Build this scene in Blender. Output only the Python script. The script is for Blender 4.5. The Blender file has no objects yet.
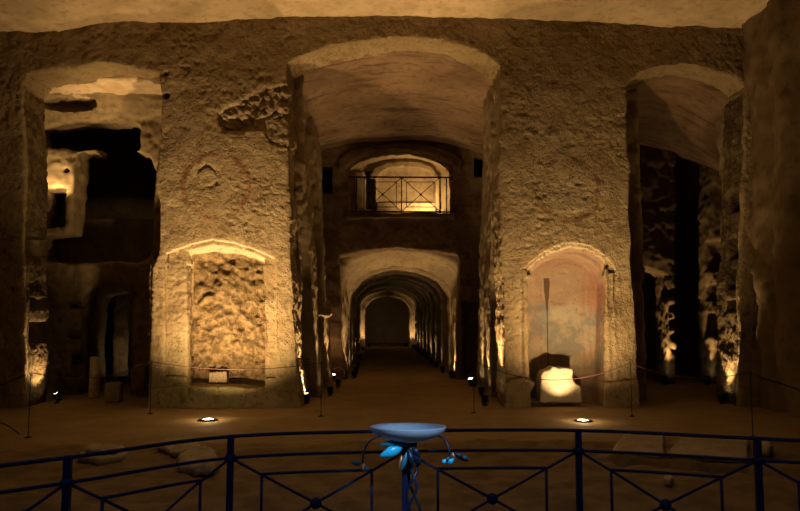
import bpy, bmesh, math, random
import numpy as np
from mathutils import Vector, Matrix, Euler
random.seed(4)
S = bpy.context.scene
COL = S.collection
PI = math.pi
# ---------------------------------------------------------------- camera
F, CX, CY = 700.0, 400.0, 255.5
CAMZ = 1.7
TILT = math.atan(60.0 / F)
YAW = math.radians(0.98)
cam_d = bpy.data.cameras.new('camera')
cam = bpy.data.objects.new('camera', cam_d); COL.objects.link(cam)
cam.location = (0, 0, CAMZ)
cam.rotation_euler = (PI / 2 + TILT, 0, -YAW)
cam_d.lens = F * 36.0 / 800.0
cam_d.sensor_width = 36.0
cam_d.clip_end = 200
S.camera = cam
RM = Euler((PI / 2 + TILT, 0, -YAW)).to_matrix()
def ray(px, py):
    return RM @ Vector(((px - CX) / F, -(py - CY) / F, -1.0))
def W(px, py, Y):                       # point of the photograph at depth Y
    d = ray(px, py); t = Y / d.y
    return Vector((d.x * t, Y, CAMZ + d.z * t))
def G(px, py, z=0.0):                   # point of the photograph at height z
    d = ray(px, py); t = (z - CAMZ) / d.z
    return Vector((d.x * t, d.y * t, z))
def XZ(pts, Y):
    return [(W(a, b, Y).x, W(a, b, Y).z) for a, b in pts]
# ---------------------------------------------------------------- noise
def _hash(i, j, k, seed):
    n = (i.astype(np.uint32) * np.uint32(374761393) + j.astype(np.uint32) * np.uint32(668265263)
         + k.astype(np.uint32) * np.uint32(2147483647 & 0x7feb352d) + np.uint32(seed * 9176 + 77))
    n = (n ^ (n >> np.uint32(13))) * np.uint32(1274126177)
    n = n ^ (n >> np.uint32(16))
    return (n & np.uint32(0xffff)).astype(np.float32) / 32767.5 - 1.0
def vnoise(P, seed=0):
    i = np.floor(P).astype(np.int64); f = (P - i).astype(np.float32)
    u = f * f * f * (f * (f * 6 - 15) + 10)
    x, y, z = i[:, 0], i[:, 1], i[:, 2]
    c = [[[_hash(x + a, y + b, z + d, seed) for d in (0, 1)] for b in (0, 1)] for a in (0, 1)]
    def lp(a, b, t): return a + (b - a) * t
    r = [[lp(c[a][b][0], c[a][b][1], u[:, 2]) for b in (0, 1)] for a in (0, 1)]
    r = [lp(r[a][0], r[a][1], u[:, 1]) for a in (0, 1)]
    return lp(r[0], r[1], u[:, 0])
def fbm(P, sc, octv=3, seed=0):
    P = np.asarray(P, np.float32) * sc; o = 0; a = 1.0; t = 0
    for k in range(octv):
        o = o + a * vnoise(P + 17.3 * k, seed + k); t += a; a *= 0.5; P = P * 2.03
    return o / t
# ---------------------------------------------------------------- signed distance tools
class Grid:
    def __init__(s, x0, x1, y0, y1, z0, z1, h):
        s.h = h; s.o = np.array([x0, y0, z0], np.float32)
        s.x = np.arange(x0, x1 + h, h, dtype=np.float32)
        s.y = np.arange(y0, y1 + h, h, dtype=np.float32)
        s.z = np.arange(z0, z1 + h, h, dtype=np.float32)
        s.X = s.x[:, None, None]; s.Y = s.y[None, :, None]; s.Z = s.z[None, None, :]
def box(g, x0, x1, y0, y1, z0, z1):
    return np.maximum(np.maximum(np.maximum(x0 - g.X, g.X - x1), np.maximum(y0 - g.Y, g.Y - y1)), np.maximum(z0 - g.Z, g.Z - z1))
def poly(A, B, pts):                    # exact 2D polygon distance on broadcast axes A, B
    A, B = np.broadcast_arrays(A, B)
    d = np.full(A.shape, 1e9, np.float32); s = np.ones(A.shape, np.float32)
    n = len(pts)
    for i in range(n):
        ax, ay = pts[i]; bx, by = pts[i - 1]
        ex, ey = bx - ax, by - ay
        wx, wy = A - ax, B - ay
        t = np.clip((wx * ex + wy * ey) / max(ex * ex + ey * ey, 1e-9), 0, 1)
        d = np.minimum(d, (wx - ex * t) ** 2 + (wy - ey * t) ** 2)
        c1 = B >= ay; c2 = B < by; c3 = ex * wy > ey * wx
        fl = (c1 & c2 & c3) | (~c1 & ~c2 & ~c3)
        s = np.where(fl, -s, s)
    return s * np.sqrt(d)
def px_poly(g, pts, Y):                 # outline seen at depth Y, extruded along the view axis of the hall
    return poly(g.x[:, None], g.z[None, :], XZ(pts, Y))[:, None, :].astype(np.float32)
def smax(a, b, k):
    h = np.clip(0.5 + 0.5 * (a - b) / k, 0, 1)
    return b + (a - b) * h + k * h * (1 - h)
def smin(a, b, k): return -smax(-a, -b, k)
def cut(d, c, k=0.04): return smax(d, -c, k)
def add(d, c, k=0.04): return smin(d, c, k)
def surface(D, g):
    """surface nets"""
    D = np.ascontiguousarray(D, np.float32)
    D[0] = np.maximum(D[0], 1e-3); D[-1] = np.maximum(D[-1], 1e-3)
    D[:, 0] = np.maximum(D[:, 0], 1e-3); D[:, -1] = np.maximum(D[:, -1], 1e-3)
    D[:, :, 0] = np.maximum(D[:, :, 0], 1e-3); D[:, :, -1] = np.maximum(D[:, :, -1], 1e-3)
    nx, ny, nz = D.shape; N = D < 0
    cnt = np.zeros((nx - 1, ny - 1, nz - 1), np.int8)
    offs = [(a, b, c) for a in (0, 1) for b in (0, 1) for c in (0, 1)]
    for a, b, c in offs: cnt += N[a:nx - 1 + a, b:ny - 1 + b, c:nz - 1 + c]
    I, J, K = np.nonzero((cnt > 0) & (cnt < 8))
    vid = np.full(cnt.shape, -1, np.int32); vid[I, J, K] = np.arange(len(I))
    val = {o: D[I + o[0], J + o[1], K + o[2]] for o in offs}
    acc = np.zeros((len(I), 3), np.float32); num = np.zeros(len(I), np.float32)
    for o in offs:
        for ax in range(3):
            if o[ax]: continue
            q = list(o); q[ax] = 1; q = tuple(q)
            va, vb = val[o], val[q]; m = (va < 0) != (vb < 0)
            t = np.where(m, va / np.where(m, va - vb, 1), 0)
            p = np.zeros((len(I), 3), np.float32) + np.array(o, np.float32); p[:, ax] = t
            acc += p * m[:, None]; num += m
    V = (np.stack([I, J, K], 1) + acc / num[:, None]) * g.h + g.o
    Q = []
    for ax in range(3):
        sl0 = [slice(None)] * 3; sl1 = [slice(None)] * 3
        sl0[ax] = slice(0, -1); sl1[ax] = slice(1, None)
        a = N[tuple(sl0)]; b = N[tuple(sl1)]
        m = a != b
        i, j, k = np.nonzero(m); e = np.stack([i, j, k], 1)
        u, w = [(1, 2), (2, 0), (0, 1)][ax]
        ok = (e[:, u] > 0) & (e[:, w] > 0) & (e[:, u] < D.shape[u] - 1) & (e[:, w] < D.shape[w] - 1)
        e = e[ok]; fl = a[tuple(e.T)]
        def cell(du, dw):
            c = e.copy(); c[:, u] -= du; c[:, w] -= dw
            return vid[c[:, 0], c[:, 1], c[:, 2]]
        q = np.stack([cell(1, 1), cell(0, 1), cell(0, 0), cell(1, 0)], 1)
        q[~fl] = q[~fl][:, ::-1]
        Q.append(q)
    return V.astype(np.float32), np.concatenate(Q)
def normals(V, Q):
    n = np.cross(V[Q[:, 2]] - V[Q[:, 0]], V[Q[:, 3]] - V[Q[:, 1]])
    N = np.zeros_like(V)
    for c in range(4):
        for k in range(3): N[:, k] += np.bincount(Q[:, c], n[:, k], len(V))
    return N / np.maximum(np.linalg.norm(N, axis=1, keepdims=True), 1e-9)
def mesh_obj(name, V, Q, mat, parent=None, smooth=True):
    me = bpy.data.meshes.new(name)
    V = np.asarray(V, np.float32); Q = np.asarray(Q, np.int32)
    me.vertices.add(len(V)); me.vertices.foreach_set('co', V.ravel())
    me.loops.add(Q.size); me.loops.foreach_set('vertex_index', Q.ravel())
    me.polygons.add(len(Q)); k = Q.shape[1]
    me.polygons.foreach_set('loop_start', np.arange(0, Q.size, k, dtype=np.int32))
    me.polygons.foreach_set('use_smooth', np.full(len(Q), smooth))
    me.update(calc_edges=True); me.validate()
    me.materials.append(mat)
    o = bpy.data.objects.new(name, me); COL.objects.link(o)
    if parent: o.parent = parent
    return o
def rock(name, D, g, mat, amp=(0.05, 0.025, 0.012), pit=0.0, seed=0, fn=None, extra=None):
    V, Q = surface(D, g)
    N = normals(V, Q)
    w = fn(V) if fn else 1.0
    d = amp[0] * fbm(V, 0.9, 2, seed) + w * amp[1] * fbm(V, 3.5, 2, seed + 5)
    r = 1 - np.abs(fbm(V, 7.0, 2, seed + 9)) * 2
    d = d + w * amp[2] * (r - 0.5)
    if pit:
        q = fbm(V, 9.0, 2, seed + 21)
        d = d - pit * np.clip((q - 0.28) / 0.2, 0, 1)
    if extra is not None: d = d + extra(V)
    V = V + N * d[:, None]
    o = mesh_obj(name, V, Q, mat); o['kind'] = 'structure'
    return o
# ---------------------------------------------------------------- materials
def new_mat(name):
    m = bpy.data.materials.new(name); m.use_nodes = True
    nt = m.node_tree; nt.nodes.clear()
    out = nt.nodes.new('ShaderNodeOutputMaterial'); b = nt.nodes.new('ShaderNodeBsdfPrincipled')
    nt.links.new(b.outputs[0], out.inputs[0])
    return m, nt, b
def simple(name, col, rough=0.6, metal=0.0, emit=None, es=0, **kw):
    m, nt, b = new_mat(name)
    b.inputs['Base Color'].default_value = (*col, 1); b.inputs['Roughness'].default_value = rough
    b.inputs['Metallic'].default_value = metal
    if emit: b.inputs['Emission Color'].default_value = (*emit, 1); b.inputs['Emission Strength'].default_value = es
    for k, v in kw.items(): b.inputs[k.replace('_', ' ')].default_value = v
    tc = nt.nodes.new('ShaderNodeTexCoord'); n = nt.nodes.new('ShaderNodeTexNoise'); n.inputs['Scale'].default_value = 30
    nt.links.new(tc.outputs['Object'], n.inputs['Vector'])
    r = nt.nodes.new('ShaderNodeMapRange'); r.inputs['To Min'].default_value = max(rough - .1, .02); r.inputs['To Max'].default_value = min(rough + .1, 1)
    nt.links.new(n.outputs['Fac'], r.inputs['Value']); nt.links.new(r.outputs[0], b.inputs['Roughness'])
    return m
class NT:
    def __init__(s, nt):
        s.nt = nt; s.tc = nt.nodes.new('ShaderNodeTexCoord'); s.P = s.tc.outputs['Object']
    def link(s, a, b): s.nt.links.new(a, b)
    def n(s, t, **kw):
        x = s.nt.nodes.new(t)
        for k, v in kw.items(): setattr(x, k, v)
        return x
    def noise(s, scale, det=4, rough=.55, vec=None, out='Fac'):
        x = s.n('ShaderNodeTexNoise'); x.inputs['Scale'].default_value = scale; x.inputs['Detail'].default_value = det
        x.inputs['Roughness'].default_value = rough
        s.link(vec or s.P, x.inputs['Vector']); return x.outputs[out]
    def ramp(s, v, a, b):
        x = s.n('ShaderNodeMapRange', interpolation_type='SMOOTHSTEP'); s.link(v, x.inputs['Value'])
        x.inputs['From Min'].default_value = a; x.inputs['From Max'].default_value = b; return x.outputs[0]
    def math(s, op, a, b=None, c=None):
        x = s.n('ShaderNodeMath', operation=op)
        for i, v in enumerate((a, b, c)):
            if v is None: continue
            if isinstance(v, (int, float)): x.inputs[i].default_value = v
            else: s.link(v, x.inputs[i])
        return x.outputs[0]
    def mix(s, f, a, b):
        x = s.n('ShaderNodeMix', data_type='RGBA')
        for sock, v in ((x.inputs[0], f), (x.inputs[6], a), (x.inputs[7], b)):
            if isinstance(v, (int, float)): sock.default_value = v
            elif isinstance(v, tuple): sock.default_value = (*v, 1)
            else: s.link(v, sock)
        return x.outputs[2]
    def xyz(s):
        x = s.n('ShaderNodeSeparateXYZ'); s.link(s.P, x.inputs[0]); return x.outputs
    def dist2(s, cx, cz, kx=1.0, kz=1.0):      # distance from a point of the wall, in the wall's own plane
        X, Y, Z = s.xyz()
        a = s.math('MULTIPLY', s.math('SUBTRACT', X, cx), kx); b = s.math('MULTIPLY', s.math('SUBTRACT', Z, cz), kz)
        return s.math('SQRT', s.math('ADD', s.math('MULTIPLY', a, a), s.math('MULTIPLY', b, b)))
def tufa(name, c1, c2, c3, bump=0.5, scale=1.0, deco=None, rough=.92, bd=.05):
    m, nt, b = new_mat(name); k = NT(nt)
    a = k.noise(1.3 * scale, 5, .6); a2 = k.noise(6 * scale, 4, .6)
    col = k.mix(k.ramp(a, .35, .65), c1, c2)
    col = k.mix(k.math('MULTIPLY', k.ramp(a2, .5, .68), .6), col, c3)
    if deco: col = deco(k, col)
    k.link(col, b.inputs['Base Color']); b.inputs['Roughness'].default_value = rough
    b.inputs['Specular IOR Level'].default_value = .2
    v = k.n('ShaderNodeTexVoronoi'); v.inputs['Scale'].default_value = 17 * scale; k.link(k.P, v.inputs['Vector'])
    pits = k.ramp(v.outputs['Distance'], .0, .28)
    pm = k.ramp(k.noise(3.2 * scale, 3), .42, .55)
    pits = k.mix(pm, 1.0, pits) if False else k.math('ADD', k.math('MULTIPLY', pits, pm), k.math('SUBTRACT', 1.0, pm))
    h = k.math('ADD', k.math('ADD', k.math('MULTIPLY', k.noise(11 * scale, 8, .65), .8), k.math('MULTIPLY', k.noise(28 * scale, 4, .6), .25)), k.math('MULTIPLY', pits, .8))
    bp = k.n('ShaderNodeBump'); bp.inputs['Strength'].default_value = bump; bp.inputs['Distance'].default_value = bd
    k.link(h, bp.inputs['Height'])
    if getattr(k, 'smooth', None) is not None: k.link(k.math('MULTIPLY', k.math('SUBTRACT', 1.0, k.math('MULTIPLY', k.smooth, .75)), bump), bp.inputs['Strength']); k.link(bp.outputs[0], b.inputs['Normal'])
    return m
#FACADE
# ---------------------------------------------------------------- hall: facade with three openings
Y0 = 13.2
MC = W(216, 186, Y0); MD = W(207, 177, Y0); ME = W(568, 190, Y0); MF = W(568, 199, Y0)
NR = W(568, 290, Y0 + .6)
def deco_facade(k, col):
    wob = k.math('MULTIPLY', k.math('SUBTRACT', k.noise(5, 3), .5), .14)
    def ring(c, r, wd, kz=1.0):
        d = k.math('ADD', k.dist2(c.x, c.z, 1.0, kz), wob)
        e = k.math('ABSOLUTE', k.math('SUBTRACT', d, r))
        return k.math('SUBTRACT', 1.0, k.ramp(e, wd * .4, wd))
    worn = k.ramp(k.noise(4, 4), .38, .58)
    col = k.mix(k.math('MULTIPLY', k.math('MULTIPLY', ring(MC, .62, .07), worn), .65), col, (.20, .065, .03))
    col = k.mix(k.math('MULTIPLY', k.math('MULTIPLY', ring(ME, .60, .07), worn), .75), col, (.14, .06, .03))
    ins = k.math('SUBTRACT', 1.0, k.ramp(k.math('ADD', k.dist2(ME.x, ME.z - .12, 1.0, 1.4), wob), .42, .5))
    col = k.mix(k.math('MULTIPLY', ins, .65), col, (.44, .36, .23))
    # upper wall painted darker to stand in for its dim grazing light
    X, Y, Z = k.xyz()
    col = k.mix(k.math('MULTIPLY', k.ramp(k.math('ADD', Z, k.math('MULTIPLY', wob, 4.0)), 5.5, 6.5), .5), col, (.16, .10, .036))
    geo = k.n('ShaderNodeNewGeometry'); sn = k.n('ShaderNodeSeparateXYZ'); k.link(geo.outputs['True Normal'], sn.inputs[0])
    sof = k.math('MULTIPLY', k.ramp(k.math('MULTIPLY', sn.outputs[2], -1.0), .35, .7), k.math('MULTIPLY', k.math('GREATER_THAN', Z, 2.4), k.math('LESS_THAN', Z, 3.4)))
    col = k.mix(k.math('MULTIPLY', sof, .8), col, (.62, .53, .36))  # niche arch soffits painted lighter, as if lit from the floor
    # side openings' jambs painted dark to imitate the gloom inside them
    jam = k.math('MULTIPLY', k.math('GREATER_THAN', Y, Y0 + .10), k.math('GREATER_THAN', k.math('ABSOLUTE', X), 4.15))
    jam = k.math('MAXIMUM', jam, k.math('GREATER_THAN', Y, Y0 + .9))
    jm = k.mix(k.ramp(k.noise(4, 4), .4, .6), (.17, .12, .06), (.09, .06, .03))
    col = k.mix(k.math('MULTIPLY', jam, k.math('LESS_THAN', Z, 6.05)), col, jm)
    # green algae low on the plinths
    X, Y, Z = k.xyz()
    low = k.math('SUBTRACT', 1.0, k.ramp(Z, .3, 1.5))
    alg = k.math('MULTIPLY', k.math('MULTIPLY', low, k.math('MULTIPLY', k.math('MULTIPLY', k.ramp(k.noise(2.2, 4), .42, .62), k.math('LESS_THAN', Y, Y0 + .5)), k.math('LESS_THAN', k.math('ABSOLUTE', k.math('ADD', X, 3.1)), 1.6))), .6)
    col = k.mix(alg, col, (.20, .23, .09))
    # ochre rubble core laid bare in the left niche
    ra, rb = W(185, 300, Y0).x, W(263, 300, Y0).x
    core = k.math('MULTIPLY', k.math('MULTIPLY', k.math('GREATER_THAN', X, ra + .03), k.math('LESS_THAN', X, rb - .03)), k.math('MULTIPLY', k.math('GREATER_THAN', Y, Y0 + .24), k.math('LESS_THAN', Z, 3.05)))
    rc = k.mix(k.ramp(k.noise(7, 5, .65), .38, .62), (.14, .095, .045), (.33, .23, .12))
    col = k.mix(k.math('MULTIPLY', core, k.math('GREATER_THAN', Z, .48)), col, rc)
    # fresco inside the right niche
    xl, xr = W(530, 300, Y0).x, W(606, 300, Y0).x
    inx = k.math('MULTIPLY', k.math('GREATER_THAN', X, xl - .05), k.math('LESS_THAN', X, xr + .06))
    iny = k.math('MULTIPLY', k.math('GREATER_THAN', Y, Y0 + .10), k.math('LESS_THAN', Y, Y0 + .85))
    ins = k.math('MULTIPLY', k.math('MULTIPLY', inx, iny), k.math('LESS_THAN', Z, 3.2))
    w2 = k.math('MULTIPLY', k.math('SUBTRACT', k.noise(3, 4), .5), .25)
    zz = k.math('ADD', Z, w2)
    z1, z2 = W(568, 303, Y0 + .6).z, W(568, 350, Y0 + .6).z
    fres = k.mix(k.ramp(zz, z2 - .1, z2 + .1), (.43, .34, .22), (.41, .38, .30))
    fres = k.mix(k.ramp(zz, z1 - .05, z1 + .06), fres, (.43, .32, .235))
    bandd = k.math('ABSOLUTE', k.math('SUBTRACT', zz, z1))
    fres = k.mix(k.math('MULTIPLY', k.math('MULTIPLY', k.math('SUBTRACT', 1.0, k.ramp(bandd, .015, .05)), worn), .5), fres, (.30, .09, .05))
    dx = k.math('SUBTRACT', X, NR.x); dz = k.math('MAXIMUM', k.math('SUBTRACT', Z, NR.z), 0.0)
    rr = k.math('ADD', k.math('SQRT', k.math('ADD', k.math('MULTIPLY', dx, dx), k.math('MULTIPLY', dz, dz))), k.math('MULTIPLY', w2, .25))
    fres = k.mix(k.math('MULTIPLY', k.ramp(rr, .52, .55), k.ramp(Z, .9, 1.3)), fres, (.42, .29, .21))
    e2 = k.math('ABSOLUTE', k.math('SUBTRACT', rr, .53))
    fres = k.mix(k.math('MULTIPLY', k.math('MULTIPLY', k.math('SUBTRACT', 1.0, k.ramp(e2, .01, .03)), worn), .35), fres, (.28, .10, .07))
    fres = k.mix(k.math('MULTIPLY', k.math('MULTIPLY', k.ramp(k.noise(2.3, 3, .6), .48, .54), k.math('SUBTRACT', 1.0, k.ramp(k.math('ABSOLUTE', k.math('SUBTRACT', zz, z1 - .22)), .1, .3))), .8), fres, (.30, .32, .31))
    fres = k.mix(k.math('MULTIPLY', k.ramp(k.noise(5, 5, .7), .50, .64), .75), fres, (.50, .40, .27))
    fres = k.mix(k.math('MULTIPLY', k.ramp(k.noise(9, 4, .7), .58, .7), .6), fres, (.22, .16, .10))
    fres = k.mix(.35, fres, (.17, .10, .065))
    st = k.n('ShaderNodeMapping'); st.inputs['Scale'].default_value = (9, 1, .8); k.link(k.P, st.inputs['Vector'])
    sv = k.math('MULTIPLY', k.ramp(k.noise(1.0, 3, .6, st.outputs[0]), .45, .6), k.ramp(dx, .15, .4))
    fres = k.mix(k.math('MULTIPLY', sv, .6), fres, (.34, .15, .10))
    fres = k.mix(k.math('MULTIPLY', k.ramp(k.noise(1.7, 4, .6), .46, .56), k.math('MULTIPLY', k.math('SUBTRACT', 1.0, k.ramp(zz, z1 - .1, z1 + .1)), .6)), fres, (.16, .165, .15))
    lx = k.math('ADD', k.math('SUBTRACT', X, W(547.5, 300, Y0 + .6).x), k.math('MULTIPLY', w2, .12))
    wd = k.math('MULTIPLY', k.ramp(Z, W(548, 316, Y0 + .6).z, W(548, 282, Y0 + .6).z), .045)
    wd = k.math('MULTIPLY', k.math('ADD', wd, .012), k.math('LESS_THAN', Z, W(548, 278, Y0 + .6).z))
    fres = k.mix(k.math('MULTIPLY', k.math('LESS_THAN', k.math('ABSOLUTE', lx), wd), .85), fres, (.07, .035, .022))
    k.smooth = ins
    return k.mix(ins, col, fres)
def deco_vault(k, col):
    mp = k.n('ShaderNodeMapping'); mp.inputs['Scale'].default_value = (.7, 5, 2); k.link(k.P, mp.inputs['Vector'])
    a = k.ramp(k.noise(1.0, 5, .65, mp.outputs[0]), .52, .66)
    return k.mix(k.math('MULTIPLY', a, .75), col, (.06, .032, .018))
M = {}
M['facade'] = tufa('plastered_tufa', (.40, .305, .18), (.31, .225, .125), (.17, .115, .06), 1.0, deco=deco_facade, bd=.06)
M['tufa'] = tufa('carved_tufa', (.32, .24, .135), (.23, .165, .09), (.14, .095, .05), .7)
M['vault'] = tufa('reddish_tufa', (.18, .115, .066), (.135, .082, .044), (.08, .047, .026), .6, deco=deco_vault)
M['dark'] = tufa('dimmed_tufa', (.20, .14, .075), (.15, .10, .05), (.10, .065, .03), .6)  # darkened tufa copy, paints low light into right wall and corridor back
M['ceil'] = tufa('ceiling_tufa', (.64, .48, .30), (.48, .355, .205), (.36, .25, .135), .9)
M['tunnel'] = tufa('tunnel_tufa', (.36, .27, .16), (.27, .2, .12), (.18, .13, .08), .5)

g = Grid(-8.3, 7.5, 12.85, 14.35, -.25, 7.75, .024)
D = np.broadcast_to(np.maximum(Y0 - g.Y, g.Y - 14.15), (len(g.x), len(g.y), len(g.z))).copy()
wob = 0
D = smax(D, np.maximum(np.maximum(-8.2 - g.X, g.X - 7.4), np.maximum(-.2 - g.Z, g.Z - 7.6)), .01)
OPEN_L = [(24, 430), (24, 300), (22, 240), (25, 180), (23, 120), (21, 86), (28, 72), (60, 68), (98, 62), (130, 67), (160, 74), (160, 130), (157, 165), (155, 185), (158, 200), (158, 250), (152, 268), (151, 300), (149, 430)]
OPEN_C = [(304, 430), (300, 380), (296, 330), (292, 270), (290, 200), (288, 130), (287, 63), (300, 55), (330, 46), (360, 41), (395, 37), (430, 39), (465, 46), (488, 56), (500, 67), (501, 110), (498, 180), (501, 260), (503, 340), (505, 430)]
OPEN_R = [(640, 430), (637, 340), (633, 262), (630, 200), (628, 140), (626, 84), (640, 73), (660, 67), (685, 65), (710, 68), (735, 77), (747, 86), (745, 130), (743, 200), (739, 300), (739, 430)]
xx_, zz_ = np.meshgrid(g.x, g.z, indexing='ij'); PP = np.stack([xx_.ravel(), 0 * xx_.ravel(), zz_.ravel()], 1)
wav = (.035 * fbm(PP, 2.2, 3, 201)).reshape(len(g.x), 1, len(g.z))
pl = px_poly(g, OPEN_L, Y0) + wav; pc = px_poly(g, OPEN_C, Y0) + wav; pr = px_poly(g, OPEN_R, Y0) + wav
D = cut(D, pl, .05); D = cut(D, pc, .05); D = cut(D, pr, .05)
# upper plaster slightly proud of the lower zone on the left pier, lower part wider
low = px_poly(g, [(147, 420), (149, 262), (165, 254), (165, 420)], Y0)
D = add(D, np.maximum(low, np.maximum(Y0 + .08 - g.Y, g.Y - 14.1)), .05)
# left niche: shallow recess under the arch, deeper rubble back, plain sill
def recess(D, pts, depth, k=.03, y0=None):
    p = px_poly(g, pts, Y0)
    return cut(D, np.maximum(p, g.Y - (Y0 + depth)), k)
D = recess(D, [(164, 377), (164, 262), (166, 254), (190, 244), (212, 239), (235, 242), (255, 249), (275, 258), (275, 377)], .10)
D = recess(D, [(186, 387), (185, 300), (184, 264), (190, 259), (212, 255), (240, 256), (258, 260), (262, 264), (263, 320), (263, 387)], .46)
hood = XZ([(166, 256), (178, 249), (190, 245), (212, 240), (235, 243), (257, 250), (272, 258)], Y0)
ztop = np.interp(g.x, [a for a, b in hood], [b for a, b in hood])[:, None, None]
D = cut(D, np.maximum(px_poly(g, [(168, 262), (168, 252), (190, 240), (212, 236), (240, 240), (260, 247), (272, 256), (272, 264)], Y0), g.Y - (Y0 + np.minimum(np.clip((ztop - g.Z) * 1.5 + .25 * wav, -.1, .46), np.where((g.X > W(185, 300, Y0).x) & (g.X < W(263, 300, Y0).x), .46, .11)))), .02)
# rib on the left pilaster and right pilaster of the niche
# sill block proud of the wall
D = add(D, np.maximum(px_poly(g, [(148, 412), (150, 388), (190, 387), (262, 387), (300, 391), (303, 412)], Y0), np.maximum(Y0 - .10 - g.Y, g.Y - Y0 - .4)), .06)
# patch where the plaster has fallen off the left pier
pp = px_poly(g, [(218, 113), (228, 106), (238, 103), (250, 94), (262, 87), (283, 84), (296, 86), (296, 146), (277, 146), (268, 140), (263, 130), (247, 131), (240, 134), (224, 131), (219, 124)], Y0) + wav * .6
zb_ = W(250, 140, Y0).z
D = cut(D, np.maximum(pp, g.Y - (Y0 + .015 + .12 * np.clip((g.Z - zb_) / .8, 0, 1))), .02)
D = recess(D, [(219, 114), (236, 106), (250, 112), (252, 126), (240, 131), (224, 130)], .09, .08)
# broken medallion disc
cx, cz = MD.x, MD.z
disc = np.sqrt((g.X - cx) ** 2 + (g.Z - cz) ** 2)
D = recess(D, [(193, 180), (196, 169), (205, 164), (215, 166), (220, 175), (218, 184), (212, 189)], .018, .02)
D = add(D, np.maximum(disc - .16, np.maximum(Y0 - .015 - g.Y, g.Y - Y0 - .2)), .03)
# right niche
D = recess(D, [(521, 378), (521, 274), (531, 262), (545, 251), (560, 245), (572, 243), (590, 246), (604, 255), (612, 264), (617, 274), (617, 378)], .05)
ring = px_poly(g, [(521, 300), (521, 274), (531, 262), (545, 251), (560, 245), (572, 243), (590, 246), (604, 255), (612, 264), (617, 274), (617, 300)], Y0)
D = cut(D, np.maximum(np.maximum(ring, W(568, 274, Y0).z - g.Z), g.Y - (Y0 + np.clip(-ring * 1.15, -.05, .16))), .02)
D = recess(D, [(532, 420), (530, 340), (530, 284), (535, 271), (547, 260), (564, 254), (580, 255), (593, 262), (603, 273), (606, 285), (606, 340), (604, 420)], .66)
for xs_, za_ in ((525.5, 270), (608.5, 268), (614.5, 272)):
    p = W(xs_, 340, Y0); q = W(xs_, za_, Y0)
    D = add(D, np.maximum(np.sqrt((g.X - p.x) ** 2 + (g.Y - Y0 - .05) ** 2) - .065, g.Z - q.z), .03)
D = add(D, np.maximum(px_poly(g, [(503, 412), (504, 382), (522, 376), (534, 382), (530, 392), (522, 412)], Y0), np.maximum(Y0 - .13 - g.Y, g.Y - Y0 - .5)), .06)
D = add(D, np.maximum(px_poly(g, [(602, 412), (602, 382), (637, 378), (640, 412)], Y0), np.maximum(Y0 - .13 - g.Y, g.Y - Y0 - .5)), .06)
# raised plaster lumps under and around the right medallion
for pts in ([(536, 200), (545, 194), (560, 193), (575, 194), (587, 200), (583, 209), (565, 213), (548, 210)],
            [(538, 166), (560, 152), (575, 158), (580, 168), (560, 172)], [(568, 132), (576, 128), (584, 134), (576, 138)], [(548, 134), (556, 130), (560, 136), (552, 139)]):
    D = add(D, np.maximum(px_poly(g, pts, Y0), np.maximum(Y0 - .012 - g.Y, g.Y - Y0 - .2)), .02)
# cracks and holes
for (a, b), r in (((166, 74), .06), ((166, 95), .06), ((187, 291), .03), ((205, 303), .03), ((247, 303), .03), ((12, 290), .05)):
    p = W(a, b, Y0); D = cut(D, np.sqrt((g.X - p.x) ** 2 + (g.Z - p.z) ** 2 + .15 * (g.Y - Y0) ** 2) - r, .02)
# loculi cut in the left jamb of the left opening
for ya, yb in ((237, 256), (298, 308), (321, 342)):
    za, zb = W(30, yb, 13.6).z, W(30, ya, 13.6).z
    D = cut(D, box(g, -8.0, -6.0, 13.42, 14.4, za, zb), .06)
for ya, yb in ((190, 212), (238, 260), (270, 290), (300, 311)):
    D = cut(D, box(g, 6.3, 7.3, 13.34, 13.75, W(742, yb, 13.5).z, W(742, ya, 13.5).z), .05)
def w_fac(V):
    p = W(185, 380, Y0); q = W(263, 246, Y0)
    inn = (V[:, 0] > p.x) & (V[:, 0] < q.x) & (V[:, 2] > p.z) & (V[:, 2] < q.z) & (V[:, 1] > Y0 + .3)
    a = W(219, 132, Y0); b = W(290, 84, Y0)
    pat = (V[:, 0] > a.x) & (V[:, 0] < b.x) & (V[:, 2] > a.z - .3) & (V[:, 2] < b.z) & (V[:, 1] > Y0 + .08)
    jam = V[:, 1] > Y0 + .25
    c = W(530, 300, Y0); d = W(607, 300, Y0)
    fr = (V[:, 0] > c.x - .1) & (V[:, 0] < d.x + .1) & (V[:, 1] > Y0 + .12) & (V[:, 2] < 3.3)
    top = np.clip((V[:, 2] - 4.9) / 1.2, 0, 1) * .5
    return np.where(fr, .35, np.where(inn, 5.0, np.where(pat, 2.6, np.where(jam, 1.7, .75 + top)))).astype(np.float32)
def fine(V):
    w = w_fac(V); m = np.clip((fbm(V, 1.5, 2, 301) + .15) / .25, 0, 1) * (w > .4)
    pits = np.clip((vnoise(V * 13, 302) - .25) / .3, 0, 1) * .5 + np.clip((vnoise(V * 19, 303) - .3) / .3, 0, 1) * .5
    inn = (w > 2.5)
    rub = (1 - 2 * np.abs(fbm(V, 4.6, 3, 304))) * .075 + vnoise(V * 11, 305) * .028
    return -.024 * pits * (m + inn) + inn * (rub - .05)
rock('wall_back', D, g, M['facade'], (.05, .018, .009), .010, 1, lambda V: np.minimum(w_fac(V), 2.0), fine)
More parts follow.
